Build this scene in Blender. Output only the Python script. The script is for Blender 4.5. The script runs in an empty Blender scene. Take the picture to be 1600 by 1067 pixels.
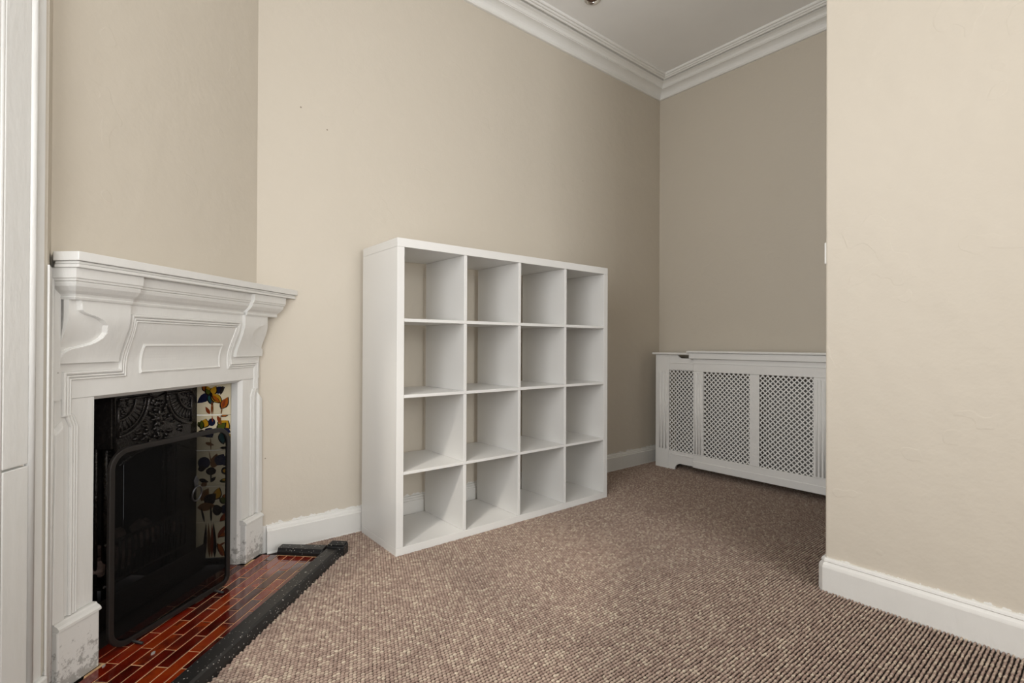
import bpy, bmesh, math, random
import numpy as np
from mathutils import Vector, Matrix
random.seed(7)
scene = bpy.context.scene
COL = scene.collection
Q = math.sqrt(0.5)

# ------------------------------------------------------------------ camera
CAM = Vector((-1.0636, -2.1400, 0.9823))
YAW, PITCH, ROLL, FPX = 0.8871, 0.0048, 0.0045, 794.72
fw = Vector((math.cos(YAW) * math.cos(PITCH), math.sin(YAW) * math.cos(PITCH), math.sin(PITCH)))
rt0 = Vector((math.sin(YAW), -math.cos(YAW), 0)); up0 = rt0.cross(fw)
rt = math.cos(ROLL) * rt0 + math.sin(ROLL) * up0
up = -math.sin(ROLL) * rt0 + math.cos(ROLL) * up0
cd = bpy.data.cameras.new('camera'); cam = bpy.data.objects.new('camera', cd); COL.objects.link(cam)
cd.sensor_width = 36.0; cd.lens = 36.0 * FPX / 1600.0; cd.clip_start = 0.03
cam.matrix_world = Matrix(((rt.x, up.x, -fw.x, CAM.x), (rt.y, up.y, -fw.y, CAM.y), (rt.z, up.z, -fw.z, CAM.z), (0, 0, 0, 1)))
scene.camera = cam

# ------------------------------------------------------------------ world, daylight, exposure
world = bpy.data.worlds.new('world'); scene.world = world; world.use_nodes = True
wb = world.node_tree.nodes['Background']; wb.inputs[0].default_value = (0.93, 0.96, 1.0, 1); wb.inputs[1].default_value = 1.0

def area(name, loc, target, sx, sy, energy, color):
    l = bpy.data.lights.new(name, 'AREA'); l.shape = 'RECTANGLE'; l.size = sx; l.size_y = sy
    l.energy = energy; l.color = color
    o = bpy.data.objects.new(name, l); COL.objects.link(o); o.location = loc
    o.rotation_euler = (Vector(target) - Vector(loc)).to_track_quat('-Z', 'Y').to_euler()
    return o
# daylight entering through the tall window beside the camera and the one in the rear wall
area('window_daylight', (-1.31, -1.40, 1.65), (0.5, -1.40, 1.55), 1.35, 2.0, 30, (1.0, 1.0, 1.0))
area('rear_window_daylight', (-0.05, -5.43, 1.65), (-0.05, 0.0, 1.45), 2.0, 2.0, 62, (1.0, 1.0, 1.0))
sl = bpy.data.lights.new('sun', 'SUN'); sl.energy = 0.9; sl.angle = math.radians(4); sl.color = (1.0, 0.93, 0.82)
so = bpy.data.objects.new('sun', sl); COL.objects.link(so)
SUN_D = Vector((math.cos(math.radians(33)) * math.cos(math.radians(43)), math.sin(math.radians(33)) * math.cos(math.radians(43)), -math.sin(math.radians(43))))
so.rotation_euler = SUN_D.to_track_quat('-Z', 'Y').to_euler(); so.location = (-4, -4, 5)

vs = scene.view_settings
vs.view_transform = 'Standard'; vs.look = 'None'; vs.exposure = 0.34; vs.gamma = 1.0; vs.use_curve_mapping = False

# ------------------------------------------------------------------ materials
def N(t, typ, **kw):
    n = t.nodes.new(typ)
    for k, v in kw.items(): setattr(n, k, v)
    return n
def newmat(name):
    m = bpy.data.materials.new(name); m.use_nodes = True
    t = m.node_tree; b = t.nodes['Principled BSDF']
    return m, t, b
def simple(name, col, rough=0.5, metal=0.0, noise=0.0, scale=20.0, bump=0.0, bscale=60.0, coat=0.0):
    m, t, b = newmat(name)
    b.inputs['Base Color'].default_value = (*col, 1); b.inputs['Roughness'].default_value = rough; b.inputs['Metallic'].default_value = metal
    b.inputs['Coat Weight'].default_value = coat
    g = N(t, 'ShaderNodeNewGeometry')
    if noise > 0:
        n = N(t, 'ShaderNodeTexNoise'); n.inputs['Scale'].default_value = scale; n.inputs['Detail'].default_value = 2
        t.links.new(g.outputs['Position'], n.inputs['Vector'])
        r = N(t, 'ShaderNodeMapRange'); r.inputs[1].default_value = 0.3; r.inputs[2].default_value = 0.7; r.inputs[3].default_value = 1 - noise; r.inputs[4].default_value = 1 + noise
        t.links.new(n.outputs[0], r.inputs[0])
        mx = N(t, 'ShaderNodeVectorMath', operation='SCALE'); mx.inputs[0].default_value = col
        t.links.new(r.outputs[0], mx.inputs['Scale']); t.links.new(mx.outputs[0], b.inputs['Base Color'])
    if bump > 0:
        n2 = N(t, 'ShaderNodeTexNoise'); n2.inputs['Scale'].default_value = bscale; n2.inputs['Detail'].default_value = 5
        t.links.new(g.outputs['Position'], n2.inputs['Vector'])
        bp = N(t, 'ShaderNodeBump'); bp.inputs['Strength'].default_value = bump; bp.inputs['Distance'].default_value = 0.004
        t.links.new(n2.outputs[0], bp.inputs['Height']); t.links.new(bp.outputs[0], b.inputs['Normal'])
    return m

def specks(t, pos, scale, thr, seed=0.0):
    """1 inside small scattered dots"""
    ad = N(t, 'ShaderNodeVectorMath', operation='ADD'); ad.inputs[1].default_value = (seed, seed * 1.7, seed * 0.6)
    t.links.new(pos, ad.inputs[0])
    v = N(t, 'ShaderNodeTexVoronoi'); v.inputs['Scale'].default_value = scale; v.inputs['Randomness'].default_value = 1.0
    t.links.new(ad.outputs[0], v.inputs['Vector'])
    wn = N(t, 'ShaderNodeTexWhiteNoise'); t.links.new(v.outputs['Position'], wn.inputs['Vector'])
    mr = N(t, 'ShaderNodeMapRange'); mr.inputs[1].default_value = 0.5; mr.inputs[2].default_value = 1.0; mr.inputs[3].default_value = 0.0; mr.inputs[4].default_value = thr
    t.links.new(wn.outputs['Value'], mr.inputs[0])
    lt = N(t, 'ShaderNodeMath', operation='LESS_THAN'); t.links.new(v.outputs['Distance'], lt.inputs[0]); t.links.new(mr.outputs[0], lt.inputs[1])
    return lt.outputs[0]

def wall_paint(name, col, white_edge=False):
    m, t, b = newmat(name)
    g = N(t, 'ShaderNodeNewGeometry'); P = g.outputs['Position']
    n = N(t, 'ShaderNodeTexNoise'); n.inputs['Scale'].default_value = 1.3; n.inputs['Detail'].default_value = 3; t.links.new(P, n.inputs['Vector'])
    cr = N(t, 'ShaderNodeMix', data_type='RGBA'); cr.inputs[6].default_value = (col[0] * .97, col[1] * .97, col[2] * .965, 1); cr.inputs[7].default_value = (col[0] * 1.03, col[1] * 1.03, col[2] * 1.035, 1)
    t.links.new(n.outputs[0], cr.inputs[0])
    s1 = specks(t, P, 7.0, 0.030, 3.1)
    mx = N(t, 'ShaderNodeMix', data_type='RGBA'); mx.inputs[7].default_value = (col[0] * .5, col[1] * .47, col[2] * .43, 1)
    t.links.new(s1, mx.inputs[0]); t.links.new(cr.outputs[2], mx.inputs[6])
    out = mx.outputs[2]
    if white_edge:      # ragged brush of white skirting paint on the wall above the baseboard
        sx = N(t, 'ShaderNodeSeparateXYZ'); t.links.new(P, sx.inputs[0])
        nn = N(t, 'ShaderNodeTexNoise'); nn.inputs['Scale'].default_value = 26; nn.inputs['Detail'].default_value = 4; nn.inputs['Roughness'].default_value = .7; t.links.new(P, nn.inputs['Vector'])
        mr = N(t, 'ShaderNodeMapRange'); mr.inputs[1].default_value = .35; mr.inputs[2].default_value = .68; mr.inputs[3].default_value = .126; mr.inputs[4].default_value = .146
        t.links.new(nn.outputs[0], mr.inputs[0])
        lt = N(t, 'ShaderNodeMath', operation='LESS_THAN'); t.links.new(sx.outputs[2], lt.inputs[0]); t.links.new(mr.outputs[0], lt.inputs[1])
        m2 = N(t, 'ShaderNodeMix', data_type='RGBA'); m2.inputs[7].default_value = (.72, .71, .68, 1)
        t.links.new(lt.outputs[0], m2.inputs[0]); t.links.new(out, m2.inputs[6]); out = m2.outputs[2]
    t.links.new(out, b.inputs['Base Color'])
    b.inputs['Roughness'].default_value = .62; b.inputs['Specular IOR Level'].default_value = .3
    # plaster relief: rolled paint, shallow waves, a few dents and filler edges
    n1 = N(t, 'ShaderNodeTexNoise'); n1.inputs['Scale'].default_value = 9; n1.inputs['Detail'].default_value = 4; n1.inputs['Roughness'].default_value = .55; t.links.new(P, n1.inputs['Vector'])
    n3 = N(t, 'ShaderNodeTexNoise'); n3.inputs['Scale'].default_value = 5.5; n3.inputs['Detail'].default_value = 2; t.links.new(P, n3.inputs['Vector'])
    rr = N(t, 'ShaderNodeMapRange'); rr.inputs[1].default_value = .655; rr.inputs[2].default_value = .665; rr.inputs[3].default_value = 0; rr.inputs[4].default_value = .10; t.links.new(n3.outputs[0], rr.inputs[0])
    a1 = N(t, 'ShaderNodeMath', operation='ADD'); t.links.new(n1.outputs[0], a1.inputs[0]); t.links.new(rr.outputs[0], a1.inputs[1])
    bp = N(t, 'ShaderNodeBump'); bp.inputs['Strength'].default_value = .7; bp.inputs['Distance'].default_value = .006
    t.links.new(a1.outputs[0], bp.inputs['Height']); t.links.new(bp.outputs[0], b.inputs['Normal'])
    return m

def old_white(name, col, dirt_z=0.0, bump=.35):
    """brushed white gloss over many old coats"""
    m, t, b = newmat(name)
    g = N(t, 'ShaderNodeNewGeometry'); P = g.outputs['Position']
    n = N(t, 'ShaderNodeTexNoise'); n.inputs['Scale'].default_value = 6; n.inputs['Detail'].default_value = 5; t.links.new(P, n.inputs['Vector'])
    cr = N(t, 'ShaderNodeMix', data_type='RGBA'); cr.inputs[6].default_value = (col[0] * .95, col[1] * .95, col[2] * .94, 1); cr.inputs[7].default_value = (*[min(1, c * 1.03) for c in col], 1)
    t.links.new(n.outputs[0], cr.inputs[0]); out = cr.outputs[2]
    s = specks(t, P, 16.0, 0.035, 1.3)
    mx = N(t, 'ShaderNodeMix', data_type='RGBA'); mx.inputs[7].default_value = (.25, .23, .21, 1); t.links.new(s, mx.inputs[0]); t.links.new(out, mx.inputs[6]); out = mx.outputs[2]
    if dirt_z > 0:      # scuffed, sooty grime low down
        sx = N(t, 'ShaderNodeSeparateXYZ'); t.links.new(P, sx.inputs[0])
        mr = N(t, 'ShaderNodeMapRange'); mr.inputs[1].default_value = 0; mr.inputs[2].default_value = dirt_z; mr.inputs[3].default_value = .62; mr.inputs[4].default_value = .30; t.links.new(sx.outputs[2], mr.inputs[0])
        n2 = N(t, 'ShaderNodeTexNoise'); n2.inputs['Scale'].default_value = 45; n2.inputs['Detail'].default_value = 7; n2.inputs['Roughness'].default_value = .75; t.links.new(P, n2.inputs['Vector'])
        lt = N(t, 'ShaderNodeMapRange'); t.links.new(n2.outputs[0], lt.inputs[0])
        t.links.new(mr.outputs[0], lt.inputs[1])
        ad = N(t, 'ShaderNodeMath', operation='ADD'); ad.inputs[1].default_value = -.08; t.links.new(mr.outputs[0], ad.inputs[0]); t.links.new(ad.outputs[0], lt.inputs[2])
        lt.inputs[3].default_value = 0; lt.inputs[4].default_value = .65
        m2 = N(t, 'ShaderNodeMix', data_type='RGBA'); m2.inputs[7].default_value = (.2, .19, .17, 1); t.links.new(lt.outputs[0], m2.inputs[0]); t.links.new(out, m2.inputs[6]); out = m2.outputs[2]
    t.links.new(out, b.inputs['Base Color']); b.inputs['Roughness'].default_value = .42
    n1 = N(t, 'ShaderNodeTexNoise'); n1.inputs['Scale'].default_value = 38; n1.inputs['Detail'].default_value = 4
    mp = N(t, 'ShaderNodeMapping'); mp.inputs['Scale'].default_value = (1, 1, .35); t.links.new(P, mp.inputs['Vector']); t.links.new(mp.outputs[0], n1.inputs['Vector'])
    bp = N(t, 'ShaderNodeBump'); bp.inputs['Strength'].default_value = bump; bp.inputs['Distance'].default_value = .004
    t.links.new(n1.outputs[0], bp.inputs['Height']); t.links.new(bp.outputs[0], b.inputs['Normal'])
    return m

def random_tint(name, ramp, rough, coat=0.0, local_noise=0.0, nscale=30.0, bump=0.0):
    m, t, b = newmat(name)
    oi = N(t, 'ShaderNodeObjectInfo'); cr = N(t, 'ShaderNodeValToRGB')
    el = cr.color_ramp.elements
    while len(el) < len(ramp): el.new(.5)
    for e_, (p, c) in zip(el, ramp): e_.position = p; e_.color = (*c, 1)
    fac = oi.outputs['Random']
    if local_noise > 0:
        g = N(t, 'ShaderNodeNewGeometry'); n = N(t, 'ShaderNodeTexNoise'); n.inputs['Scale'].default_value = nscale; n.inputs['Detail'].default_value = 2; t.links.new(g.outputs['Position'], n.inputs['Vector'])
        a = N(t, 'ShaderNodeMath', operation='SUBTRACT'); a.inputs[1].default_value = .5; t.links.new(n.outputs[0], a.inputs[0])
        c = N(t, 'ShaderNodeMath', operation='MULTIPLY_ADD'); c.inputs[1].default_value = local_noise; t.links.new(a.outputs[0], c.inputs[0]); t.links.new(fac, c.inputs[2]); fac = c.outputs[0]
    t.links.new(fac, cr.inputs[0]); t.links.new(cr.outputs[0], b.inputs['Base Color'])
    b.inputs['Roughness'].default_value = rough; b.inputs['Coat Weight'].default_value = coat; b.inputs['Coat Roughness'].default_value = .06
    return m

M = {}
BEIGE = (.595, .540, .455)
M['wall'] = wall_paint('beige_wall_paint', BEIGE, True)
M['ceil'] = simple('ceiling_paint', (.86, .85, .83), .7, noise=.02, scale=3)
M['trim'] = old_white('old_white_gloss', (.725, .712, .680), 0)
M['cornice'] = old_white('cornice_white', (.83, .82, .79), 0, .2)
M['skirt'] = old_white('skirting_white', (.725, .712, .680), 0, .4)
M['mantel'] = old_white('mantel_white', (.715, .705, .680), .22, .4)
M['casing'] = old_white('casing_white', (.715, .708, .685), 0, .45)
M['melamine'] = simple('white_melamine', (.735, .725, .700), .38)
M['mdf'] = simple('white_painted_mdf', (.84, .83, .80), .45)
M['grille'] = simple('grille_white', (.86, .85, .82), .5)
M['rad'] = simple('radiator_enamel_shaded', (.30, .295, .28), .4)  # white enamel darkened: shade behind the lattice is put into its colour
M['iron'] = simple('cast_iron_black', (.026, .023, .021), .27, metal=.55, noise=.35, scale=60, bump=.45, bscale=140)
M['soot'] = simple('sooty_brick', (.018, .016, .015), .9, noise=.4, scale=25, bump=.5, bscale=50)
M['screenframe'] = simple('screen_frame_metal', (.009, .007, .006), .5, metal=.0)
M['pewter'] = simple('handle_pewter', (.08, .08, .085), .35, metal=.9)
M['coal'] = simple('coal_lump', (.16, .11, .095), .8, noise=.4, scale=40, bump=.8, bscale=50)
M['cream'] = simple('cream_glaze', (.70, .62, .44), .12, noise=.05, scale=8)
M['grout'] = simple('pale_grout', (.66, .42, .22), .7, noise=.3, scale=30)
M['carpet_base'] = simple('carpet_backing', (.02, .013, .010), .95)
M['chrome'] = simple('chrome', (.8, .8, .8), .12, metal=1.0)
M['lampdark'] = simple('lamp_interior', (.10, .05, .03), .5)
M['plastic'] = simple('white_plastic', (.8, .79, .75), .35)
M['flake'] = simple('paint_flake', (.3, .28, .26), .7)
M['black'] = simple('dark_void', (.01, .01, .01), .9)
M['glass'], t, b = newmat('window_glass')
tr = N(t, 'ShaderNodeBsdfTransparent'); gl = N(t, 'ShaderNodeBsdfGlossy'); gl.inputs['Roughness'].default_value = .02
ms = N(t, 'ShaderNodeMixShader'); ms.inputs[0].default_value = .08; t.links.new(tr.outputs[0], ms.inputs[1]); t.links.new(gl.outputs[0], ms.inputs[2])
t.links.new(ms.outputs[0], t.nodes['Material Output'].inputs['Surface'])
M['mesh'], t, b = newmat('fine_black_wire_mesh')
b.inputs['Base Color'].default_value = (.002, .0018, .0016, 1); b.inputs['Roughness'].default_value = .8; b.inputs['Specular IOR Level'].default_value = .15
tr = N(t, 'ShaderNodeBsdfTransparent'); ms = N(t, 'ShaderNodeMixShader'); ms.inputs[0].default_value = .52
t.links.new(tr.outputs[0], ms.inputs[1]); t.links.new(b.outputs[0], ms.inputs[2]); t.links.new(ms.outputs[0], t.nodes['Material Output'].inputs['Surface'])
M['tile'] = random_tint('oxblood_glazed_tile', [(0, (.040, .0022, .001)), (.35, (.105, .006, .002)), (.6, (.20, .012, .002)), (.85, (.24, .030, .004)), (1, (.085, .007, .003))], .12, .6, .9, 14)
M['bead'] = random_tint('carpet_loop_yarn', [(0, (.23, .160, .127)), (.3, (.28, .200, .160)), (.6, (.325, .240, .192)), (.88, (.375, .293, .228)), (1, (.47, .39, .30))], .9)
# black speckled kerb
M['kerb'], t, b = newmat('black_kerb_paint')
g = N(t, 'ShaderNodeNewGeometry'); s = specks(t, g.outputs['Position'], 130, .30, 2.0); s2 = specks(t, g.outputs['Position'], 30, .13, 4.0)
mx0 = N(t, 'ShaderNodeMath', operation='MAXIMUM'); t.links.new(s, mx0.inputs[0]); t.links.new(s2, mx0.inputs[1])
mx = N(t, 'ShaderNodeMix', data_type='RGBA'); mx.inputs[6].default_value = (.009, .0085, .0085, 1); mx.inputs[7].default_value = (.42, .40, .36, 1)
t.links.new(mx0.outputs[0], mx.inputs[0]); t.links.new(mx.outputs[2], b.inputs['Base Color']); b.inputs['Roughness'].default_value = .42
PRINT = {k: simple('glaze_' + k, c, .12) for k, c in dict(navy=(.010, .012, .035), black=(.012, .008, .006), gold=(.44, .23, .015), orange=(.33, .08, .008), teal=(.015, .06, .065), green=(.06, .075, .01), rust=(.20, .035, .008), brown=(.16, .07, .02)).items()}

# ------------------------------------------------------------------ mesh helpers
class MB:
    def __init__(s): s.v = []; s.f = []; s.mi = []; s.cur = 0
    def add(s, vs, fs):
        o = len(s.v); s.v += [tuple(p) for p in vs]; s.f += [tuple(i + o for i in f) for f in fs]; s.mi += [s.cur] * len(fs); return s
    def box(s, x0, x1, y0, y1, z0, z1):
        x0, x1 = sorted((x0, x1)); y0, y1 = sorted((y0, y1)); z0, z1 = sorted((z0, z1))
        return s.add([(x0, y0, z0), (x1, y0, z0), (x1, y1, z0), (x0, y1, z0), (x0, y0, z1), (x1, y0, z1), (x1, y1, z1), (x0, y1, z1)],
                     [(0, 3, 2, 1), (4, 5, 6, 7), (0, 1, 5, 4), (1, 2, 6, 5), (2, 3, 7, 6), (3, 0, 4, 7)])
    def prism(s, poly, z0, z1):
        n = len(poly)
        a = sum(poly[i][0] * poly[(i + 1) % n][1] - poly[(i + 1) % n][0] * poly[i][1] for i in range(n))
        if a < 0: poly = poly[::-1]
        vs = [(x, y, z0) for x, y in poly] + [(x, y, z1) for x, y in poly]
        return s.add(vs, [tuple(range(n))[::-1], tuple(range(n, 2 * n))] + [(i, (i + 1) % n, n + (i + 1) % n, n + i) for i in range(n)])
    def plate(s, poly, fn, t0, t1):
        """poly (a,b) extruded between t0 and t1; fn(a,b,t) -> xyz"""
        n = len(poly); vs = [fn(a, b, t0) for a, b in poly] + [fn(a, b, t1) for a, b in poly]
        return s.add(vs, [tuple(range(n))[::-1], tuple(range(n, 2 * n))] + [(i, (i + 1) % n, n + (i + 1) % n, n + i) for i in range(n)])
    def tube(s, pts, r, seg=8, closed=False):
        pts = [Vector(p) for p in pts]; n = len(pts); rings = []
        for i, p in enumerate(pts):
            if closed: a, c = pts[i - 1], pts[(i + 1) % n]
            else: a, c = pts[max(0, i - 1)], pts[min(n - 1, i + 1)]
            d1 = (p - a).normalized() if (p - a).length > 1e-9 else None; d2 = (c - p).normalized() if (c - p).length > 1e-9 else None
            d = ((d1 or d2) + (d2 or d1)).normalized()
            k = 1.0
            if d1 and d2: k = min(1.6, 1 / max(.5, math.cos(d1.angle(d2) / 2)))
            ref = Vector((0, 0, 1)) if abs(d.z) < .9 else Vector((1, 0, 0))
            if rings and prev is not None: u = (prev - d * prev.dot(d)).normalized()
            else: u = d.cross(ref).normalized()
            prev = u; w = d.cross(u)
            rr = r[i] if isinstance(r, (list, tuple)) else r
            rings.append([p + (u * math.cos(2 * math.pi * j / seg) + w * math.sin(2 * math.pi * j / seg)) * rr * k for j in range(seg)])
        vs = [q for R in rings for q in R]; fs = []
        m = n if closed else n - 1
        for i in range(m):
            for j in range(seg):
                a = i * seg + j; b_ = i * seg + (j + 1) % seg; c = ((i + 1) % n) * seg + (j + 1) % seg; d_ = ((i + 1) % n) * seg + j
                fs.append((a, b_, c, d_))
        if not closed: fs += [tuple(range(seg))[::-1], tuple(range((n - 1) * seg, n * seg))]
        return s.add(vs, fs)
    def lathe(s, prof, c, seg=24, axis='z'):
        vs = []
        for r, h in prof:
            for j in range(seg):
                a = 2 * math.pi * j / seg
                if axis == 'z': vs.append((c[0] + r * math.cos(a), c[1] + r * math.sin(a), c[2] + h))
                else: vs.append((c[0] + r * math.cos(a), c[1] + h, c[2] + r * math.sin(a)))
        fs = [(i * seg + j, i * seg + (j + 1) % seg, (i + 1) * seg + (j + 1) % seg, (i + 1) * seg + j) for i in range(len(prof) - 1) for j in range(seg)]
        return s.add(vs, fs)
    def grid(s, us, vs_, fn):
        nu, nv = len(us), len(vs_)
        return s.add([fn(u, v) for v in vs_ for u in us], [(j * nu + i, j * nu + i + 1, (j + 1) * nu + i + 1, (j + 1) * nu + i) for j in range(nv - 1) for i in range(nu - 1)])
    def blob(s, c, r, seg=10, rings=6, sc=(1, 1, 1), jit=0.0):
        vs = []
        for i in range(rings + 1):
            th = math.pi * i / rings
            for j in range(seg):
                ph = 2 * math.pi * j / seg; k = 1 + random.uniform(-jit, jit)
                vs.append((c[0] + r * sc[0] * k * math.sin(th) * math.cos(ph), c[1] + r * sc[1] * k * math.sin(th) * math.sin(ph), c[2] + r * sc[2] * k * math.cos(th)))
        return s.add(vs, [(i * seg + j, (i + 1) * seg + j, (i + 1) * seg + (j + 1) % seg, i * seg + (j + 1) % seg) for i in range(rings) for j in range(seg)])
    def build(s, name, mat, parent=None, bevel=0.0, smooth=False, fix=True):
        me = bpy.data.meshes.new(name); me.from_pydata(s.v, [], s.f); 
        mats = mat if isinstance(mat, (list, tuple)) else [mat]
        for m_ in mats: me.materials.append(m_)
        if len(mats) > 1: me.polygons.foreach_set('material_index', s.mi)
        if fix:
            bm = bmesh.new(); bm.from_mesh(me); bmesh.ops.recalc_face_normals(bm, faces=bm.faces); bm.to_mesh(me); bm.free()
        if smooth: 
            me.polygons.foreach_set('use_smooth', [True] * len(me.polygons))
        me.update()
        o = bpy.data.objects.new(name, me); COL.objects.link(o)
        if parent: o.parent = parent
        if bevel > 0:
            md = o.modifiers.new('bevel', 'BEVEL'); md.width = bevel; md.segments = 2; md.limit_method = 'ANGLE'; md.angle_limit = math.radians(40)
        return o
def share(src, name, parent, loc=(0, 0, 0), rotz=0.0, sc=(1, 1, 1)):
    o = bpy.data.objects.new(name, src.data); COL.objects.link(o); o.parent = parent; o.location = loc; o.rotation_euler = (0, 0, rotz); o.scale = sc
    return o
def tag(o, label=None, cat=None, group=None, kind=None):
    if label: o['label'] = label
    if cat: o['category'] = cat
    if group: o['group'] = group
    if kind: o['kind'] = kind
    return o
def empty(name, loc, rz=0.0):
    o = bpy.data.objects.new(name, None); COL.objects.link(o); o.location = loc; o.rotation_euler = (0, 0, rz); o.empty_display_size = .1
    return o
def sweep(mb, path, prof, closed=False):
    """sweep a (distance-from-wall, z) profile along a plan path; the room lies to the right of the path"""
    n = len(path); P = [Vector((*p, 0)) for p in path]; rows = []
    for i in range(n):
        if closed: a, c = P[i - 1], P[(i + 1) % n]
        else: a, c = P[max(0, i - 1)], P[min(n - 1, i + 1)]
        d1 = (P[i] - a); d2 = (c - P[i]); d1 = d1.normalized() if d1.length > 1e-9 else d2.normalized(); d2 = d2.normalized() if d2.length > 1e-9 else d1
        n1 = Vector((d1.y, -d1.x, 0)); n2 = Vector((d2.y, -d2.x, 0)); m = (n1 + n2).normalized(); k = 1 / max(.2, m.dot(n1))
        rows.append([P[i] + m * k * d + Vector((0, 0, z)) for d, z in prof])
    np_ = len(prof); vs = [q for r in rows for q in r]; fs = []
    for i in range(n if closed else n - 1):
        for j in range(np_ - 1):
            a = i * np_ + j; b_ = ((i + 1) % n) * np_ + j
            fs.append((a, b_, b_ + 1, a + 1))
    if not closed: fs += [tuple(range(np_)), tuple(range((n - 1) * np_, n * np_))[::-1]]
    mb.add(vs, fs)
def arc(cx, cy, r, a0, a1, n):
    return [(cx + r * math.cos(math.radians(a0 + (a1 - a0) * i / n)), cy + r * math.sin(math.radians(a0 + (a1 - a0) * i / n))) for i in range(n + 1)]

# ------------------------------------------------------------------ room shell
YW, XB, XR, YR, XW, YB, ZC = .4316, 2.6515, 1.2063, -1.3507, -1.165, -5.5, 3.18
def struct(mb, name, mat, **k):
    o = mb.build(name, mat, **k); o['kind'] = 'structure'; return o
T = .12
struct(MB().box(-2.0, XB + T, YB - T, 1.4, -.12, 0), 'floor', M['carpet_base'])
struct(MB().box(-2.0, XB + T, YB - T, 1.4, ZC, ZC + .1), 'ceiling', M['ceil'])
struct(MB().box(-.4975, XB + T, YW, YW + T, 0, ZC), 'wall_left', M['wall'])
struct(MB().box(XB, XB + T, YR - .05, YW, 0, ZC), 'wall_back', M['wall'])
struct(MB().box(XR, XB + T, YB - T, YR, 0, ZC), 'wall_right', M['wall'], bevel=.006)
# rear wall with its own window
mb = MB(); mb.box(XW - .3, -1.1, YB - T, YB, 0, ZC); mb.box(1.0, XR, YB - T, YB, 0, ZC); mb.box(-1.1, 1.0, YB - T, YB, 0, .6); mb.box(-1.1, 1.0, YB - T, YB, 2.7, ZC)
struct(mb, 'wall_rear', M['wall'])
# wall with the tall window beside the camera: recess with splayed linings
mb = MB(); mb.box(XW - .25, XW, -.372, -.2392, 0, ZC); mb.box(XW - .25, XW, YB, -2.44, 0, ZC); mb.box(XW - .25, XW, -2.44, -.372, 2.85, ZC)
struct(mb, 'wall_window', M['wall'])
# diagonal chimney breast (frame at 45 degrees) around the fireplace opening
FP = empty('fireplace_surround', (Q * (-.52 - .64), Q * (-.52 + .64), 0), math.radians(45))
mb = MB()
def W(lx, ly): return (Q * (-.52 - .64) + Q * (lx - ly), Q * (-.52 + .64) + Q * (lx + ly))
bl, br = -.4725, .4745
mb.prism([W(bl, .015), W(-.40, .015), W(-.40, .13), W(bl, .13)], 0, .88)
mb.prism([W(.40, .015), W(br, .015), W(br, .13), W(.40, .13)], 0, .88)
mb.prism([W(bl, .015), W(br, .015), W(br, .13), W(bl, .13)], .88, ZC)
struct(mb, 'wall_chimney', M['wall'])

# cornice all round
prof = [(0, 3.060), (.015, 3.060), (.020, 3.066), (.019, 3.073), (.014, 3.076)]
prof += [(.016 + .054 * (1 - math.cos(math.radians(a))) , 3.077 + .040 * math.sin(math.radians(a))) for a in (5, 20, 35, 50, 65, 80, 90)]
prof += [(.070, 3.122), (.075, 3.1225)]
prof += [(.075 + .040 * (1 - math.cos(math.radians(a))), 3.1225 + .028 * math.sin(math.radians(a))) for a in (10, 35, 60, 90)]
prof += [(.115, 3.171), (.131, 3.171), (.131, 3.153), (.135, 3.149), (.141, 3.149), (.145, 3.153), (.146, 3.158), (.150, 3.156), (.156, 3.156), (.160, 3.160), (.161, 3.167), (.165, 3.165), (.171, 3.165), (.175, 3.169), (.176, 3.1805)]
room = [(XW, -.2392), (-.4975, YW), (XB, YW), (XB, YR), (XR, YR), (XR, YB), (XW, YB)]
mb = MB(); sweep(mb, room, prof, True); struct(mb, 'trim_1', M['cornice'])
# baseboards
bprof = [(0, .128), (.008, .128), (.010, .120), (.015, .115), (.016, .108), (.021, .104), (.022, .010), (.024, .004), (.024, 0)]
mb = MB(); sweep(mb, [(-.447, YW), (XB, YW)], bprof); struct(mb, 'baseboard_left', M['skirt'])
mb = MB(); sweep(mb, [(XB, YW - .024), (XB, YR)], bprof); struct(mb, 'baseboard_back', M['skirt'])
rprof = [(0, .135), (.009, .135), (.013, .130), (.015, .123), (.012, .120), (.019, .110), (.021, .103), (.022, .098), (.022, 0)]
mb = MB(); sweep(mb, [(XB, YR), (XR + .006, YR), (XR, YR - .006), (XR, YB)], rprof); struct(mb, 'baseboard_right', M['skirt'])
mb = MB(); sweep(mb, [(XR - .022, YB), (XW, YB), (XW, -2.46)], bprof); struct(mb, 'baseboard_rear', M['skirt'])

# window casing: splayed lining boards beside the recess, with a staff bead and a cracked joint
ax, ay = -1.1635, -.396
da = math.radians(58); dx, dy = math.cos(da), math.sin(da); px_, py_ = -dy, dx     # along the lining / into the wall
def CB(u, w): return (ax - dx * u + px_ * w, ay - dy * u + py_ * w)
lin = tag(empty('trim_2', (ax, ay, 0)), kind='structure')
def lpart(name, u0, u1, w0, w1, z0, z1, bevel=.002):
    m_ = MB().prism([(CB(a, b_)[0] - ax, CB(a, b_)[1] - ay) for a, b_ in ((u0, w0), (u1, w0), (u1, w1), (u0, w1))], z0, z1)
    return m_.build(name, M['casing'], lin, bevel=bevel)
lpart('edge_board', 0, .0295, .006, .03, .136, 2.85); lpart('lining_board', .049, .121, .004, .03, .686, 2.85); lpart('lining_board', .049, .121, .003, .03, .14, .681)
lpart('shutter_stile', .128, .33, .008, .03, .140, .676); lpart('shutter_stile', .128, .33, .008, .03, .690, 2.85)
lpart('plinth_block', -.006, .33, -.006, .03, 0, .136, .004)
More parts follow.
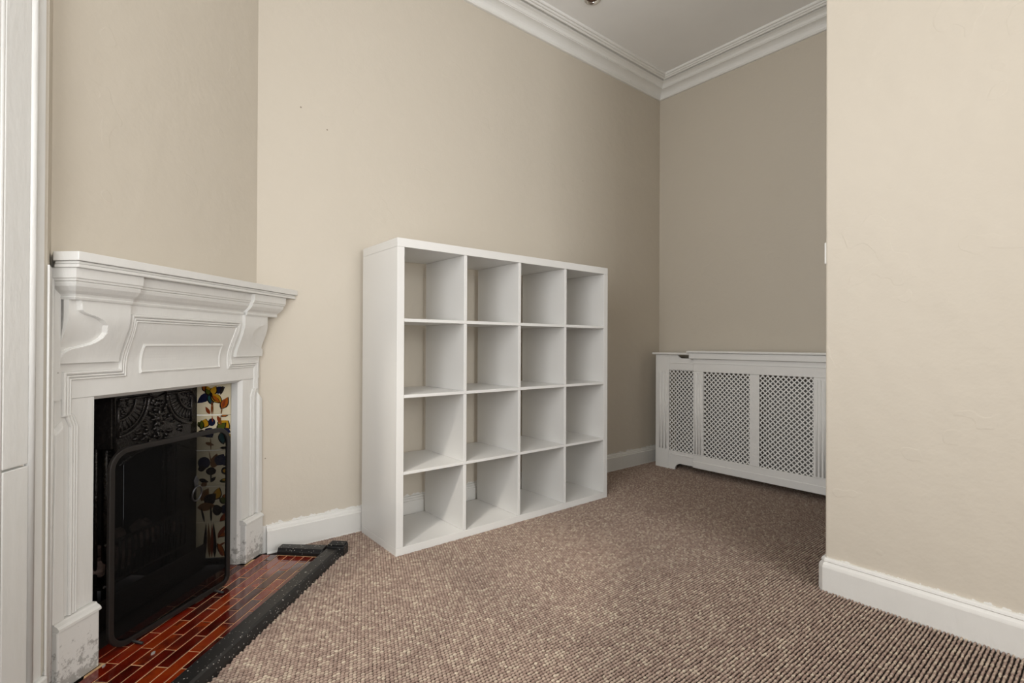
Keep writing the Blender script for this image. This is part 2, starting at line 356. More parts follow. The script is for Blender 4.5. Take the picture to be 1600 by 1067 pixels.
m_ = MB(); m_.tube([(CB(.039, .008)[0] - ax, CB(.039, .008)[1] - ay, .136), (CB(.039, .008)[0] - ax, CB(.039, .008)[1] - ay, 2.85)], .0100, 14); m_.build('staff_bead', M['casing'], lin, smooth=True)
m_ = MB(); m_.tube([(CB(.1245, .010)[0] - ax, CB(.1245, .010)[1] - ay, .14), (CB(.1245, .010)[0] - ax, CB(.1245, .010)[1] - ay, 2.85)], .0055, 10); m_.build('quirk_bead', M['casing'], lin, smooth=True)
# strip of white boarding between the casing and the mantel
lst = tag(empty('trim_3', (XW, -.31, 0)), kind='structure')
MB().box(.0005, .006, -.072, .050, 0, 1.18).build('scribe_board', M['mantel'], lst, bevel=.002)
m_ = MB(); m_.tube([(.006, .024, 0), (.006, .024, 1.175)], .005, 10); m_.build('scribe_bead', M['mantel'], lst, smooth=True)

# windows
def sash_window(name, origin, rz, w, z0, z1, cols):
    r = tag(empty(name, origin, rz), kind='structure')
    f = MB(); f.box(-w / 2, -w / 2 + .06, -.03, .05, z0, z1); f.box(w / 2 - .06, w / 2, -.03, .05, z0, z1); f.box(-w / 2, w / 2, -.03, .05, z1 - .06, z1); f.box(-w / 2 - .03, w / 2 + .03, -.06, .05, z0 - .03, z0 + .05)
    f.build('frame', M['casing'], r, bevel=.003)
    zm = (z0 + z1) / 2
    for a, b_, yy in ((z0 + .05, zm, 0), (zm, z1 - .06, .03)):
        s_ = MB(); x0, x1 = -w / 2 + .06, w / 2 - .06
        s_.box(x0, x0 + .045, yy - .015, yy + .015, a, b_); s_.box(x1 - .045, x1, yy - .015, yy + .015, a, b_); s_.box(x0 + .045, x1 - .045, yy - .015, yy + .015, a, a + .045); s_.box(x0 + .045, x1 - .045, yy - .015, yy + .015, b_ - .045, b_)
        for k in range(1, cols): xx = x0 + (x1 - x0) * k / cols; s_.box(xx - .012, xx + .012, yy - .012, yy + .012, a + .045, b_ - .045)
        s = s_.build('sash', M['casing'], r, bevel=.002)
        MB().box(x0 + .045, x1 - .045, yy - .002, yy + .002, a + .045, b_ - .045).build('pane', M['glass'], s)
    return r
sash_window('window_1', (-1.355, -1.405, 0), math.radians(90), 1.50, .58, 2.80, 2)
sash_window('window_2', (-.05, YB - .05, 0), math.radians(180), 2.10, .6, 2.7, 3)
wr = tag(empty('trim_4', (-1.36, -1.40, 0)), kind='structure')
MB().box(-.02, .03, -.76, .75, 0, .55).build('apron_panel', M['casing'], wr, bevel=.003)
MB().prism([(.195, -1.04), (.19, -1.055), (.0, -.76), (.015, -.745)], 0, 2.85).build('lining_board', M['casing'], wr)
MB().box(-.02, .195, -1.04, 1.03, 2.85, 2.87).build('soffit_board', M['casing'], wr)

# ------------------------------------------------------------------ carpet of looped ribs (uncountable loops: one object)
rs = np.random.RandomState(3)
RIB, LOOP = .0113, .0125
ys = np.arange(-4.2, YW - .026, RIB); xs = np.arange(-1.33, XB - .005, LOOP)
gx, gy = np.meshgrid(xs, ys); gx = gx + (np.arange(len(ys)) * .382 % 1.0)[:, None] * LOOP
gx = gx.ravel() + rs.normal(0, .0007, gx.size); gy = gy.ravel() + rs.normal(0, .0005, gy.size)
sS = Q * (gx + gy); nN = Q * (gx - gy)
keep = ~((nN < -.250) & (sS < .022) & (sS > -1.145)) & ~((gx > XR - .020) & (gy < YR + .020)) & (gx < XB - .03) & ((gx > XW + .004) | ((gx > -1.325) & (gy < -.43 + (gx - XW) * 1.6) & (gy > -2.40 - (gx - XW) * 1.55)))
keep &= ~((gx > .02) & (gx < 1.45) & (gy > .02) & (gy < .37))
gx, gy = gx[keep], gy[keep]
me = bpy.data.meshes.new('carpet'); me.vertices.add(len(gx))
co = np.empty((len(gx), 3), dtype=np.float32); co[:, 0] = gx; co[:, 1] = gy; co[:, 2] = .0035; me.vertices.foreach_set('co', co.ravel()); me.materials.append(M['bead'])
carpet = bpy.data.objects.new('carpet', me); COL.objects.link(carpet)
tag(carpet, 'brown and cream ribbed loop carpet covering the room floor', 'carpet', kind='stuff')
ng = bpy.data.node_groups.new('carpet_loops', 'GeometryNodeTree')
ng.interface.new_socket('Geometry', in_out='INPUT', socket_type='NodeSocketGeometry'); ng.interface.new_socket('Geometry', in_out='OUTPUT', socket_type='NodeSocketGeometry')
gi = ng.nodes.new('NodeGroupInput'); go = ng.nodes.new('NodeGroupOutput')
ico = ng.nodes.new('GeometryNodeMeshUVSphere'); ico.inputs['Segments'].default_value = 8; ico.inputs['Rings'].default_value = 5; ico.inputs['Radius'].default_value = 1.0
tf = ng.nodes.new('GeometryNodeTransform'); tf.inputs['Scale'].default_value = (.0079, .0036, .0060); tf.inputs['Rotation'].default_value = (0, 0, math.radians(-12))
sm = ng.nodes.new('GeometryNodeSetShadeSmooth'); smt = ng.nodes.new('GeometryNodeSetMaterial'); smt.inputs['Material'].default_value = M['bead']
iop = ng.nodes.new('GeometryNodeInstanceOnPoints'); rv = ng.nodes.new('FunctionNodeRandomValue'); rv.data_type = 'FLOAT_VECTOR'
rv.inputs[0].default_value = (.92, .9, .9); rv.inputs[1].default_value = (1.08, 1.1, 1.12)
rr_ = ng.nodes.new('FunctionNodeRandomValue'); rr_.data_type = 'FLOAT_VECTOR'; rr_.inputs[0].default_value = (-.2, -.2, -.2); rr_.inputs[1].default_value = (.2, .2, .2); rr_.inputs['Seed'].default_value = 5
L = ng.links.new
L(ico.outputs['Mesh'], tf.inputs['Geometry']); L(tf.outputs[0], sm.inputs[0]); L(sm.outputs[0], smt.inputs[0]); L(gi.outputs[0], iop.inputs['Points']); L(smt.outputs[0], iop.inputs['Instance'])
L(rv.outputs[0], iop.inputs['Scale']); L(rr_.outputs[0], iop.inputs['Rotation']); L(iop.outputs[0], go.inputs[0])
carpet.modifiers.new('loops', 'NODES').node_group = ng

# ------------------------------------------------------------------ cube shelving unit
BK = tag(empty('shelving_unit', (.735, .195, 0)), 'large white sixteen-cube open shelving unit standing against the beige wall', 'shelving unit')
Wd, Dp, Ht = 1.47, .39, 1.47
def bb(name, x0, x1, z0, z1, y0=0.0, y1=Dp, bev=.0012):
    return MB().box(x0 - .735, x1 - .735, y0 - .195, y1 - .195, z0, z1).build(name, M['melamine'], BK, bevel=bev)
bb('base_panel', 0, Wd, 0, .0405); bb('top_panel', 0, Wd, 1.4295, Ht)
bb('side_panel', 0, .0365, .0408, 1.4292); bb('side_panel', 1.4335, Wd, .0408, 1.4292)
zs = [.0408, .373, .3865, .7285, .7435, 1.083, 1.0985, 1.4292]
xsd = [(.3695, .3875), (.7275, .7455), (1.0825, 1.1005)]
for k in range(3): bb('shelf', .0368, 1.4332, zs[2 * k + 1], zs[2 * k + 2], .001, Dp - .001)
for r in range(4):
    for a, b_ in xsd: bb('divider', a, b_, zs[2 * r] + .0002, zs[2 * r + 1] - .0002, .0025, Dp - .002)

# ------------------------------------------------------------------ radiator and its cover
RC = tag(empty('radiator_cover', (2.545, -.32, 0)), 'white radiator cover with diamond lattice panels in the far alcove', 'radiator cover')
def rc(name, x0, x1, y0, y1, z0, z1, mat='mdf', bev=.002, parent=None):
    return MB().box(x0 - 2.545, x1 - 2.545, y0 + .32, y1 + .32, z0, z1).build(name, M[mat], parent or RC, bevel=bev)
XL, XF = 2.442, 2.420
def lattice(name, x, y0, y1, z0, z1, pitch=.0335, wd=.0072):
    m_ = MB()
    for sgn in (1, -1):
        xx = x + (0.0 if sgn == 1 else .0015); k = -80
        while k < 80:
            c = k * pitch; k += 1
            pts = []                       # line z - z0 = sgn*(y-y0) + c
            for yy in (y0, y1):
                zz = z0 + sgn * (yy - y0) + c
                if z0 <= zz <= z1: pts.append((yy, zz))
            for zz in (z0, z1):
                yy = y0 + sgn * (zz - z0 - c)
                if y0 < yy < y1: pts.append((yy, zz))
            if len(pts) < 2: continue
            a, b_ = pts[0], pts[1]
            if math.dist(a, b_) < .006: continue
            ln = math.dist(a, b_); ux, uz = (b_[0] - a[0]) / ln, (b_[1] - a[1]) / ln; nx, nz = -uz * wd / 2, ux * wd / 2
            m_.plate([(a[0] + nx, a[1] + nz), (b_[0] + nx, b_[1] + nz), (b_[0] - nx, b_[1] - nz), (a[0] - nx, a[1] - nz)], lambda p, q_, t_: (t_ - 2.545, p + .32, q_), xx, xx + .003)
    return m_.build(name, M['grille'], RC)
def pilaster(x, y0, y1, z0, z1, n=3, zf0=.165, zf1=.765):
    p = rc('pilaster', x - .004, x + .014, y0, y1, z0, z1)
    wd = (y1 - y0)
    for k in range(n):
        yy = y0 + wd * (.24 + .52 * k / (n - 1))
        m_ = MB(); m_.tube([(x - .0035 - 2.545, yy + .32, zf0), (x - .0035 - 2.545, yy + .32, zf1)], .0062, 8); m_.build('reed', M['mdf'], p, smooth=True)
# back (left) section
rc('side_board', XL - .002, XB - .03, .300, .316, 0, .903)
pilaster(XL, .194, .2995, 0, .902, 3, .16, .77)
mb = MB(); P = lambda p, q_, t_: (t_ - 2.545, p + .32, q_)
poly = [(.1935, 0), (.142, 0), (.139, .02), (.128, .042), (.108, .055), (.085, .060), (-.06, .060), (-.06, .152), (.1935, .152)]
mb.plate(poly, P, XL, XL + .014); mb.build('bottom_rail', M['mdf'], RC)
poly = [(.1935, .785), (-.06, .785), (-.06, .875), (.085, .877), (.105, .885), (.118, .903), (.1935, .903)]
MB().plate(poly, P, XL, XL + .014).build('top_rail', M['mdf'], RC)
rc('groove_bead', XL - .004, XL + .001, -.03, .178, .122, .126, bev=.0005); rc('groove_bead', XL - .004, XL + .001, -.03, .178, .838, .842, bev=.0005)
lattice('lattice_panel', XL + .008, -.06, .1935, .152, .785)
rc('top_board', XL - .024, XB - .026, -.05, .338, .9045, .920, bev=.005)
rc('side_board', XF + .0145, XB - .03, -.985, -.970, 0, .919)
# front (sliding) section
rc('top_board', XF - .034, XB - .026, -1.00, .012, .9205, .936, bev=.006)
rc('lip_board', XF - .020, XF - .003, -.985, -.004, .878, .9195, bev=.002)
rc('top_rail', XF, XF + .014, -.985, -.031, .7805, .9195); rc('bottom_rail', XF, XF + .014, -.985, -.031, .058, .1545)
rc('skirt_bead', XF - .005, XF, -.985, -.031, .058, .108, bev=.003); rc('groove_bead', XF - .004, XF + .001, -.985, -.031, .842, .846, bev=.0005)
pilaster(XF, -.113, -.031, .155, .780, 3); pilaster(XF, -.945, -.861, .155, .780, 3)
rc('stile', XF, XF + .014, -.523, -.457, .155, .780)
lattice('lattice_panel', XF + .006, -.4575, -.1125, .1545, .7805); lattice('lattice_panel', XF + .006, -.8615, -.5225, .1545, .7805)
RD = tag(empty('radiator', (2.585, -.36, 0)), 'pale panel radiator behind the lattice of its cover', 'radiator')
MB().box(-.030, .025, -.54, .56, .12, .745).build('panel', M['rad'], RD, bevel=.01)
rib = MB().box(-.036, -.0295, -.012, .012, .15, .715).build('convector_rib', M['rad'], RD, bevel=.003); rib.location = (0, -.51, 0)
for k in range(1, 27): share(rib, 'convector_rib', RD, (0, -.51 + .04 * k, 0))
for yy in (-.53, .55):
    m_ = MB(); m_.tube([(0, yy, 0.0), (0, yy, .16)], .009, 10); m_.build('pipe', M['rad'], RD, smooth=True)
for yy in (-.3, .3): MB().box(.0255, .04, yy - .02, yy + .02, .2, .65).build('wall_bracket', M['rad'], RD)

# ------------------------------------------------------------------ light switch and ceiling downlight
SW = tag(empty('light_switch', (1.262, YR, 1.355)), 'white light switch plate seen edge-on at the near wall corner', 'switch')
MB().box(-.043, .043, 0.0005, .009, -.043, .043).build('plate', M['plastic'], SW, bevel=.002)
MB().box(-.009, .009, .009, .0145, -.017, .012).build('rocker', M['plastic'], SW, bevel=.001)
DL = tag(empty('ceiling_downlight', (1.360, .040, ZC)), 'round chrome recessed spotlight in the white ceiling', 'ceiling light')
MB().lathe([(.054, -.0005), (.056, -.006), (.050, -.012), (.040, -.010), (.036, -.003), (.034, -.0005)], (0, 0, 0), 32).build('bezel', M['chrome'], DL, smooth=True)
MB().lathe([(.0345, -.001), (.030, -.004), (.015, -.003), (.0005, -.003)], (0, 0, 0), 28).build('lamp', M['lampdark'], DL, smooth=True)

# ------------------------------------------------------------------ fireplace surround (local x along the breast, -y out of it)
tag(FP, 'white painted Victorian corner fireplace surround with mantel shelf and carved brackets', 'fireplace')
def sstep(a, b_, x): x = max(0, min(1, (x - a) / (b_ - a))); return x * x * (3 - 2 * x)
def yf(z): return -.002 - .040 * sstep(.915, 1.065, z)
def fpart(mb, name, bevel=0.0, smooth=False, parent=None, mat='mantel'): return mb.build(name, M[mat], parent or FP, bevel=bevel, smooth=smooth)
# jambs
for s in (-1, 1):
    fpart(MB().box(s * .355, s * .4735, 0, .0145, .205, .82), 'jamb', .002)
    fpart(MB().box(s * .355, s * .3995, .0145, .044, .0165, .82), 'jamb_return', .001)
    # raised outer strip with a stopped top
    o = MB(); o.add([(s * .452, 0, .205), (s * .486, 0, .205), (s * .486, -.014, .205), (s * .452, -.014, .205), (s * .452, 0, .765), (s * .486, 0, .735), (s * .480, -.014, .725), (s * .458, -.014, .745)], [(0, 1, 2, 3), (4, 7, 6, 5), (0, 4, 5, 1), (1, 5, 6, 2), (2, 6, 7, 3), (3, 7, 4, 0)])
    fpart(o, 'outer_strip', .003)
    # plinth block with moulded cap
    pb = fpart(MB().box(s * .352, s * .479, -.022, .0145, .0145, .183), 'plinth_block', .004)
    cp = MB(); cp.plate([(-.026, .1835), (-.026, .190), (-.020, .196), (-.012, .200), (-.010, .2045), (.0145, .2045), (.0145, .1835)], lambda p, q_, t_: (t_, p, q_), s * .350, s * .479); fpart(cp, 'plinth_cap', 0, False, pb)
# face of the frieze, swelling outward to the cornice
mb = MB(); zz = [.8205 + (1.115 - .8205) * i / 40 for i in range(41)]
mb.grid([-.4735, -.3, 0, .3, .4735], zz, lambda u, z: (u, yf(z), z)); mb.grid([-.4735, .4735], zz, lambda u, z: (u, .0145, z))
for xx in (-.4735, .4735): mb.grid([0, 1], zz, lambda u, z: (xx, yf(z) * (1 - u) + .0145 * u, z))
mb.grid([-.4735, .4735], [0, 1], lambda u, v: (u, yf(.8205) * (1 - v) + .0145 * v, .8205))
fpart(mb, 'frieze')
# bevelled lining of the opening
mb = MB(); o_ = [(-.355, .015), (-.355, .8203), (.355, .8203), (.355, .015)]; i_ = [(-.344, .015), (-.344, .809), (.344, .809), (.344, .015)]
for k in range(3):
    a, b_, c, d_ = o_[k], o_[k + 1], i_[k + 1], i_[k]
    mb.add([(a[0], -.001, a[1]), (b_[0], -.001, b_[1]), (c[0], .016, c[1]), (d_[0], .016, d_[1]), (a[0], .045, a[1]), (b_[0], .045, b_[1]), (c[0], .045, c[1]), (d_[0], .045, d_[1])],
           [(0, 1, 2, 3), (3, 2, 6, 7), (7, 6, 5, 4), (4, 5, 1, 0)])
fpart(mb, 'opening_bead')
# reeded moulding stepping round jambs, brackets and frieze
def mpath(off):
    L_ = [(-.428 + off, .206), (-.428 + off, .742), (-.440 + off, .772), (-.450 + off, .775), (-.450 + off, .893 - off), (-.268 + off, .893 - off)]
    for i in range(1, 10): z = .893 - off + (1.066 - .893) * i / 9; L_.append((-.268 + off + .004 * math.sin(i / 9 * math.pi), z))
    R_ = [(-x, z) for x, z in L_[::-1]]
    return L_ + R_
for off, r in ((0, .0055), (.0095, .0042), (.0175, .0035)):
    m_ = MB(); m_.tube([(x, yf(z) - .0005, z) for x, z in mpath(off)], r, 8); fpart(m_, 'reeded_moulding')
# sunk panel in the frieze with a raised rim
mb = MB(); rim = [(-.190, .884), (.195, .884), (.195, .972), (-.190, .972)]
pts = []
for k in range(4):
    a, b_ = rim[k], rim[(k + 1) % 4]
    for i in range(8): u = i / 8; x = a[0] + (b_[0] - a[0]) * u; z = a[1] + (b_[1] - a[1]) * u; pts.append((x, yf(z), z))
mb.tube(pts, .0048, 6, True); fpart(mb, 'panel_rim')
zp = [.888 + .080 * i / 8 for i in range(9)]
mb = MB(); mb.grid([-.186, .191], zp, lambda u, z: (u, yf(z) - .0018, z)); fpart(mb, 'frieze_panel')
# brackets: swelling consoles with a C-scroll cut in the face
cz = [.930, .940, .952, .963, .970, .975, .982, .994, 1.010, 1.032, 1.046, 1.054, 1.060, 1.066, 1.072, 1.11]
cx_ = [.486, .476, .470, .450, .420, .400, .384, .368, .360, .366, .382, .402, .428, .442, .450, .456]
def edge(z): return float(np.interp(z, cz, cx_))
def yb(z): return yf(z) - .014
def yo(z): return -.010 - .016 * sstep(.93, 1.06, z)
for s in (-1, 1):
    us = np.linspace(.287, .4735, 72); zz = np.linspace(.922, 1.112, 72)
    def h(u, z):
        k_ = sstep(edge(z) - .004, edge(z) + .004, u); return yb(z) * (1 - k_) + yo(z) * k_
    mb = MB(); mb.grid([float(u) for u in us], [float(z) for z in zz], lambda u, z: (s * u, h(u, z), z))
    for uu in (us[0], us[-1]): mb.grid([0, 1], [float(z) for z in zz], lambda t_, z: (s * float(uu), h(float(uu), z) * (1 - t_) + .013 * t_, z))
    mb.grid([float(u) for u in us], [0, 1], lambda u, t_: (s * u, h(u, .922) * (1 - t_) + .013 * t_, .922)); mb.grid([float(us[0]), float(us[-1])], [0, 1], lambda u, t_: (s * u, h(u, 1.112) * (1 - t_) + .013 * t_, 1.112))
    fpart(mb, 'bracket')
# end stile closing the free left end against the window wall
fpart(MB().prism([(-.4738, .0145), (-.4738, -.018), (-.5045, -.018), (-.4725, .0145)], .82, 1.185), 'end_stile', .001)
# cornice below the shelf, breaking forward over the brackets
def tilt(x): return (x + .517) * .0100 - .006
def cprof(d): return [(.0145, 1.100), (-.046 - d, 1.100), (-.049 - d, 1.106), (-.047 - d, 1.110), (-.050 - d, 1.116), (-.060 - d, 1.124), (-.071 - d, 1.137), (-.074 - d, 1.146), (-.073 - d, 1.150), (-.078 - d, 1.152), (-.079 - d, 1.157), (-.082 - d, 1.160), (-.083 - d, 1.188), (.0145, 1.188)]
def cornice(name, d, e0, e1):
    pr_ = cprof(d); n = len(pr_); vs = []
    for fn in (e0, e1): vs += [(fn(y), y, z + tilt(fn(y)) * (z - 1.1) / .09) for y, z in pr_]
    m_ = MB(); m_.add(vs, [tuple(range(n)), tuple(range(n, 2 * n))[::-1]] + [(i, (i + 1) % n, n + (i + 1) % n, n + i) for i in range(n)]); return fpart(m_, name)
cornice('cornice', 0, lambda y: -.296, lambda y: .296)
pr_ = cprof(.016)[1:-1]; m_ = MB(); vs_ = []
for y, z in pr_:                       # mitred return at the free left end
    xl = -.474 - .9 * max(0, -y - .062); dz = (z - 1.1) / .09
    vs_ += [(-.287, .0145, z + tilt(-.287) * dz), (-.287, y, z + tilt(-.287) * dz), (xl, y, z + tilt(xl) * dz), (xl, .0145, z + tilt(xl) * dz)]
nn_ = len(pr_); m_.add(vs_, [(i * 4 + j, i * 4 + (j + 1) % 4, i * 4 + 4 + (j + 1) % 4, i * 4 + 4 + j) for i in range(nn_ - 1) for j in range(4)] + [(3, 2, 1, 0), tuple(range(nn_ * 4 - 4, nn_ * 4))])
fpart(m_, 'cornice_break')
cornice('cornice_break', .016, lambda y: .287, lambda y: .4735 if y > 0 else .486 - y * .42)
# mantel shelf: moulded edge, right end scribed to the side wall, left end returned
sh = empty('mantel_shelf', (0, 0, 0)); 
def shelf_layer(name, f, z0, z1, inset, parent):
    y = -f; poly = [(-.517 + inset, y), (.4885 - y - .003, y), (.4745, .0145), (-.470, .0145), (-.517 + inset, -.040)]
    n = len(poly); vs = [(x, yy, z0 + tilt(x)) for x, yy in poly] + [(x, yy, z1 + tilt(x)) for x, yy in poly]
    m_ = MB(); m_.add(vs, [tuple(range(n))[::-1], tuple(range(n, 2 * n))] + [(i, (i + 1) % n, n + (i + 1) % n, n + i) for i in range(n)])
    return fpart(m_, name, .002, False, parent)
bpy.data.objects.remove(sh)
top = shelf_layer('mantel_shelf', .116, 1.2065, 1.2310, 0, None)
shelf_layer('shelf_moulding', .108, 1.1985, 1.2060, .007, top); shelf_layer('shelf_moulding', .110, 1.1885, 1.1980, .005, top)

# ------------------------------------------------------------------ cast-iron insert
FI = tag(empty('fireplace_insert', FP.location, math.radians(45)), 'black cast iron fireplace insert with ornate hood and floral tile cheek', 'fireplace insert')
def ip(mb, name, mat='iron', bevel=0.0, smooth=False, parent=None): return mb.build(name, M[mat], parent or FI, bevel=bevel, smooth=smooth)
YP = .178            # front of the iron back plate
mb = MB(); mb.box(-.31, -.20, YP, YP + .012, .0165, .83); mb.box(.20, .31, YP, YP + .012, .0165, .83); mb.box(-.20, .20, YP, YP + .012, .62, .83)
ip(mb, 'face_plate', bevel=.002)
mb = MB(); mb.box(-.20, .20, .42, .43, .0165, .70); mb.box(-.212, -.2005, YP + .012, .42, .0165, .70); mb.box(.2005, .212, YP + .012, .42, .0165, .70); mb.box(-.20, .20, YP + .012, .42, .70, .71)
ip(mb, 'firebox', 'soot')
ip(MB().box(-.36, .36, .047, YP, .822, .83), 'head_plate'); 
# beaded columns and mouldings either side of the hood
for s in (-1, 1):
    m_ = MB(); m_.tube([(s * .141, YP - .012, .05), (s * .141, YP - .012, .82)], .0125, 12); c = ip(m_, 'column', smooth=True)
    m_ = MB()
    for k in range(58): m_.blob((s * .141, YP - .0245, .06 + .013 * k), .0048, 6, 4)
    ip(m_, 'bead_row', smooth=True, parent=c)
    for xx, r in ((.118, .005), (.172, .006), (.190, .004)):
        m_ = MB(); m_.tube([(s * xx, YP - .004, .05), (s * xx, YP - .004, .82)], r, 8); ip(m_, 'reed', smooth=True)
# canopy hood with quarter fans
YH = .100; HX0, HX1, HZ0, HZ1 = -.178, .182, .555, .800
hood = MB(); lo = [(HX0 + .012, HZ0), (-.10, HZ0 + .03), (0, HZ0 + .045), (.10, HZ0 + .03), (HX1 - .012, HZ0), (HX1, HZ1), (HX0, HZ1)]
hood.plate(lo, lambda a, b_, t_: (a, t_, b_), YH, YH + .012); hood.box(HX0, HX0 + .008, YH + .012, YP, .62, HZ1); hood.box(HX1 - .008, HX1, YH + .012, YP, .62, HZ1); hood.box(HX0, HX1, YH + .012, YP, HZ1 - .01, HZ1)
hd = ip(hood, 'hood', bevel=.002)
for s, cxx in ((1, HX0 + .010), (-1, HX1 - .010)):
    czz = HZ1 - .012; R = .128
    def A(r, a, t_): return (cxx + s * r * math.cos(math.radians(a)), YH - t_, czz - r * math.sin(math.radians(a)))
    m_ = MB(); m_.tube([A(R, a, .003) for a in range(0, 91, 6)], .0055, 8); ip(m_, 'fan_rim', smooth=True, parent=hd)
    m_ = MB(); m_.tube([A(R - .014, a, .002) for a in range(0, 91, 6)], .003, 6); m_.tube([A(.072, a, .003) for a in range(0, 91, 6)], .0045, 8); m_.tube([A(0.004, 0, .003), A(R, 0, .003)], .005, 6); m_.tube([A(0.004, 90, .003), A(R, 90, .003)], .005, 6); ip(m_, 'fan_border', smooth=True, parent=hd)
    m_ = MB()
    for k in range(9): a = 6 + 9.75 * k; m_.tube([A(.076, a, .001), A(R - .016, a, .001)], [.002, .0045], 6)
    ip(m_, 'fan_flutes', smooth=True, parent=hd)
    m_ = MB()
    for k in range(34):
        r = random.uniform(.012, .062); a = random.uniform(6, 84); m_.blob(A(r, a, .002), random.uniform(.003, .0055), 6, 4)
    ip(m_, 'fan_berries', smooth=True, parent=hd)
mb = MB(); mb.tube([(HX0 + .14, YH - .002, HZ1 - .008), (.002, YH - .002, HZ1 - .022), (HX1 - .14, YH - .002, HZ1 - .008)], .004, 6); ip(mb, 'hood_rim', smooth=True, parent=hd); mb = MB(); mb.tube([(a, YH - .002, b_ + .006) for a, b_ in lo[:5]], .006, 8); ip(mb, 'hood_lip', smooth=True, parent=hd)
mb = MB()
for k in range(70):                         # acanthus and mask relief in the middle of the hood
    a = random.uniform(0, 6.28); rr2 = random.uniform(0, 1) ** .6
    x = .002 + .115 * rr2 * math.cos(a); z = .672 + .085 * rr2 * math.sin(a)
    if min(math.hypot(x - HX0 - .01, z - HZ1 + .012), math.hypot(x - HX1 + .01, z - HZ1 + .012)) < .142 or z < HZ0 + .055: continue
    ang = math.atan2(z - .69, x); l_ = random.uniform(.008, .018)
    mb.tube([(x, YH - .001, z), (x + l_ * math.cos(ang + .5), YH - .007, z + l_ * math.sin(ang + .5)), (x + 1.7 * l_ * math.cos(ang), YH - .001, z + 1.7 * l_ * math.sin(ang))], [.003, .0055, .001], 6)
for k in range(8): mb.tube([(.002, YH - .002, .700), (.002 + .022 * math.cos(k * .785), YH - .009, .700 + .026 * math.sin(k * .785)), (.002 + .034 * math.cos(k * .785), YH - .002, .700 + .038 * math.sin(k * .785))], [.003, .006, .001], 6)
mb.blob((.002, YH - .004, .700), .013, 10, 6)
ip(mb, 'acanthus_relief', smooth=True, parent=hd)
# grate, coals
mb = MB(); mb.tube([(-.19, .13, .16), (.19, .13, .16)], .007, 8); mb.tube([(-.19, .125, .30), (.19, .125, .30)], .007, 8); ip(mb, 'grate_rail', smooth=True)
bar = MB(); bar.tube([(0, .13, .16), (0, .122, .24), (0, .125, .30)], .0045, 6); bar = ip(bar, 'grate_bar', smooth=True); bar.location = (-.18, 0, 0)
for k in range(1, 15): share(bar, 'grate_bar', FI, (-.18 + .0257 * k, 0, 0))
ip(MB().box(-.19, .19, .135, .40, .150, .158), 'grate_floor'); ip(MB().box(-.30, .30, .125, .135, .0165, .12), 'ash_pan_front', bevel=.004)
for k in range(14):
    m_ = MB(); m_.blob((0, 0, 0), random.uniform(.03, .05), 9, 6, (1.2, 1, .8), .16); o = ip(m_, 'coal', 'coal', smooth=False)
    o.location = (-.15 + .1 * (k % 4) + random.uniform(-.02, .02), .19 + .06 * (k // 4), .195 + random.uniform(0, .05))
# splayed tile cheeks: five painted tiles a side, right-hand set visible
def ellipse(u, v, ru, rv, rot=0, n=14, bump=0.0):
    o_ = []
    for i in range(n):
        a = 2 * math.pi * i / n; k = 1 + bump * math.sin(3 * a + u * 20); x = ru * k * math.cos(a); y = rv * k * math.sin(a); c, s_ = math.cos(rot), math.sin(rot); o_.append((u + c * x - s_ * y, v + s_ * x + c * y))
    return o_
def petal(u0, v0, u1, v1, w):
    dx_, dy_ = u1 - u0, v1 - v0; l_ = math.hypot(dx_, dy_); nx, ny = -dy_ / l_, dx_ / l_
    return [(u0 + dx_ * t_ + nx * w * math.sin(math.pi * t_ ** .8), v0 + dy_ * t_ + ny * w * math.sin(math.pi * t_ ** .8)) for t_ in (0, .15, .3, .5, .7, .85, 1)] + [(u0 + dx_ * t_ - nx * w * math.sin(math.pi * t_ ** .8), v0 + dy_ * t_ - ny * w * math.sin(math.pi * t_ ** .8)) for t_ in (.85, .7, .5, .3, .15)]
# each print: (colour, polygon) in tile units u 0..1 (inner to outer edge), v 0..1 (bottom to top)
def iris(u, v, k=1.0, flip=1):
    f = flip
    return [('orange', petal(u - .16 * f * k, v + .10 * k, u - .24 * f * k, v + .33 * k, .05 * k)), ('navy', petal(u - .02 * f * k, v + .02, u - .40 * f * k, v - .26 * k, .13 * k)),
            ('navy', petal(u + .10 * f * k, v + .06, u + .42 * f * k, v + .22 * k, .11 * k)), ('black', petal(u + .36 * f * k, v + .26 * k, u + .28 * f * k, v - .02 * k, .06 * k)),
            ('gold', petal(u, v - .02, u - .12 * f * k, v + .26 * k, .10 * k)), ('gold', petal(u + .02, v, u + .14 * f * k, v + .26 * k, .09 * k)), ('green', petal(u - .03, v, u - .14 * f * k, v + .18 * k, .06 * k)),
            ('teal', petal(u, v + .02, u + .02 * f, v - .30 * k, .10 * k)), ('gold', petal(u + .03 * f, v, u + .32 * f * k, v - .26 * k, .12 * k)), ('orange', petal(u + .05 * f, v - .02, u + .26 * f * k, v - .26 * k, .05 * k)), ('black', ellipse(u, v, .05 * k, .06 * k))]
def stem(u0, v0, u1, v1, c='rust', w=.018): return [(c, petal(u0, v0, u1, v1, w))]
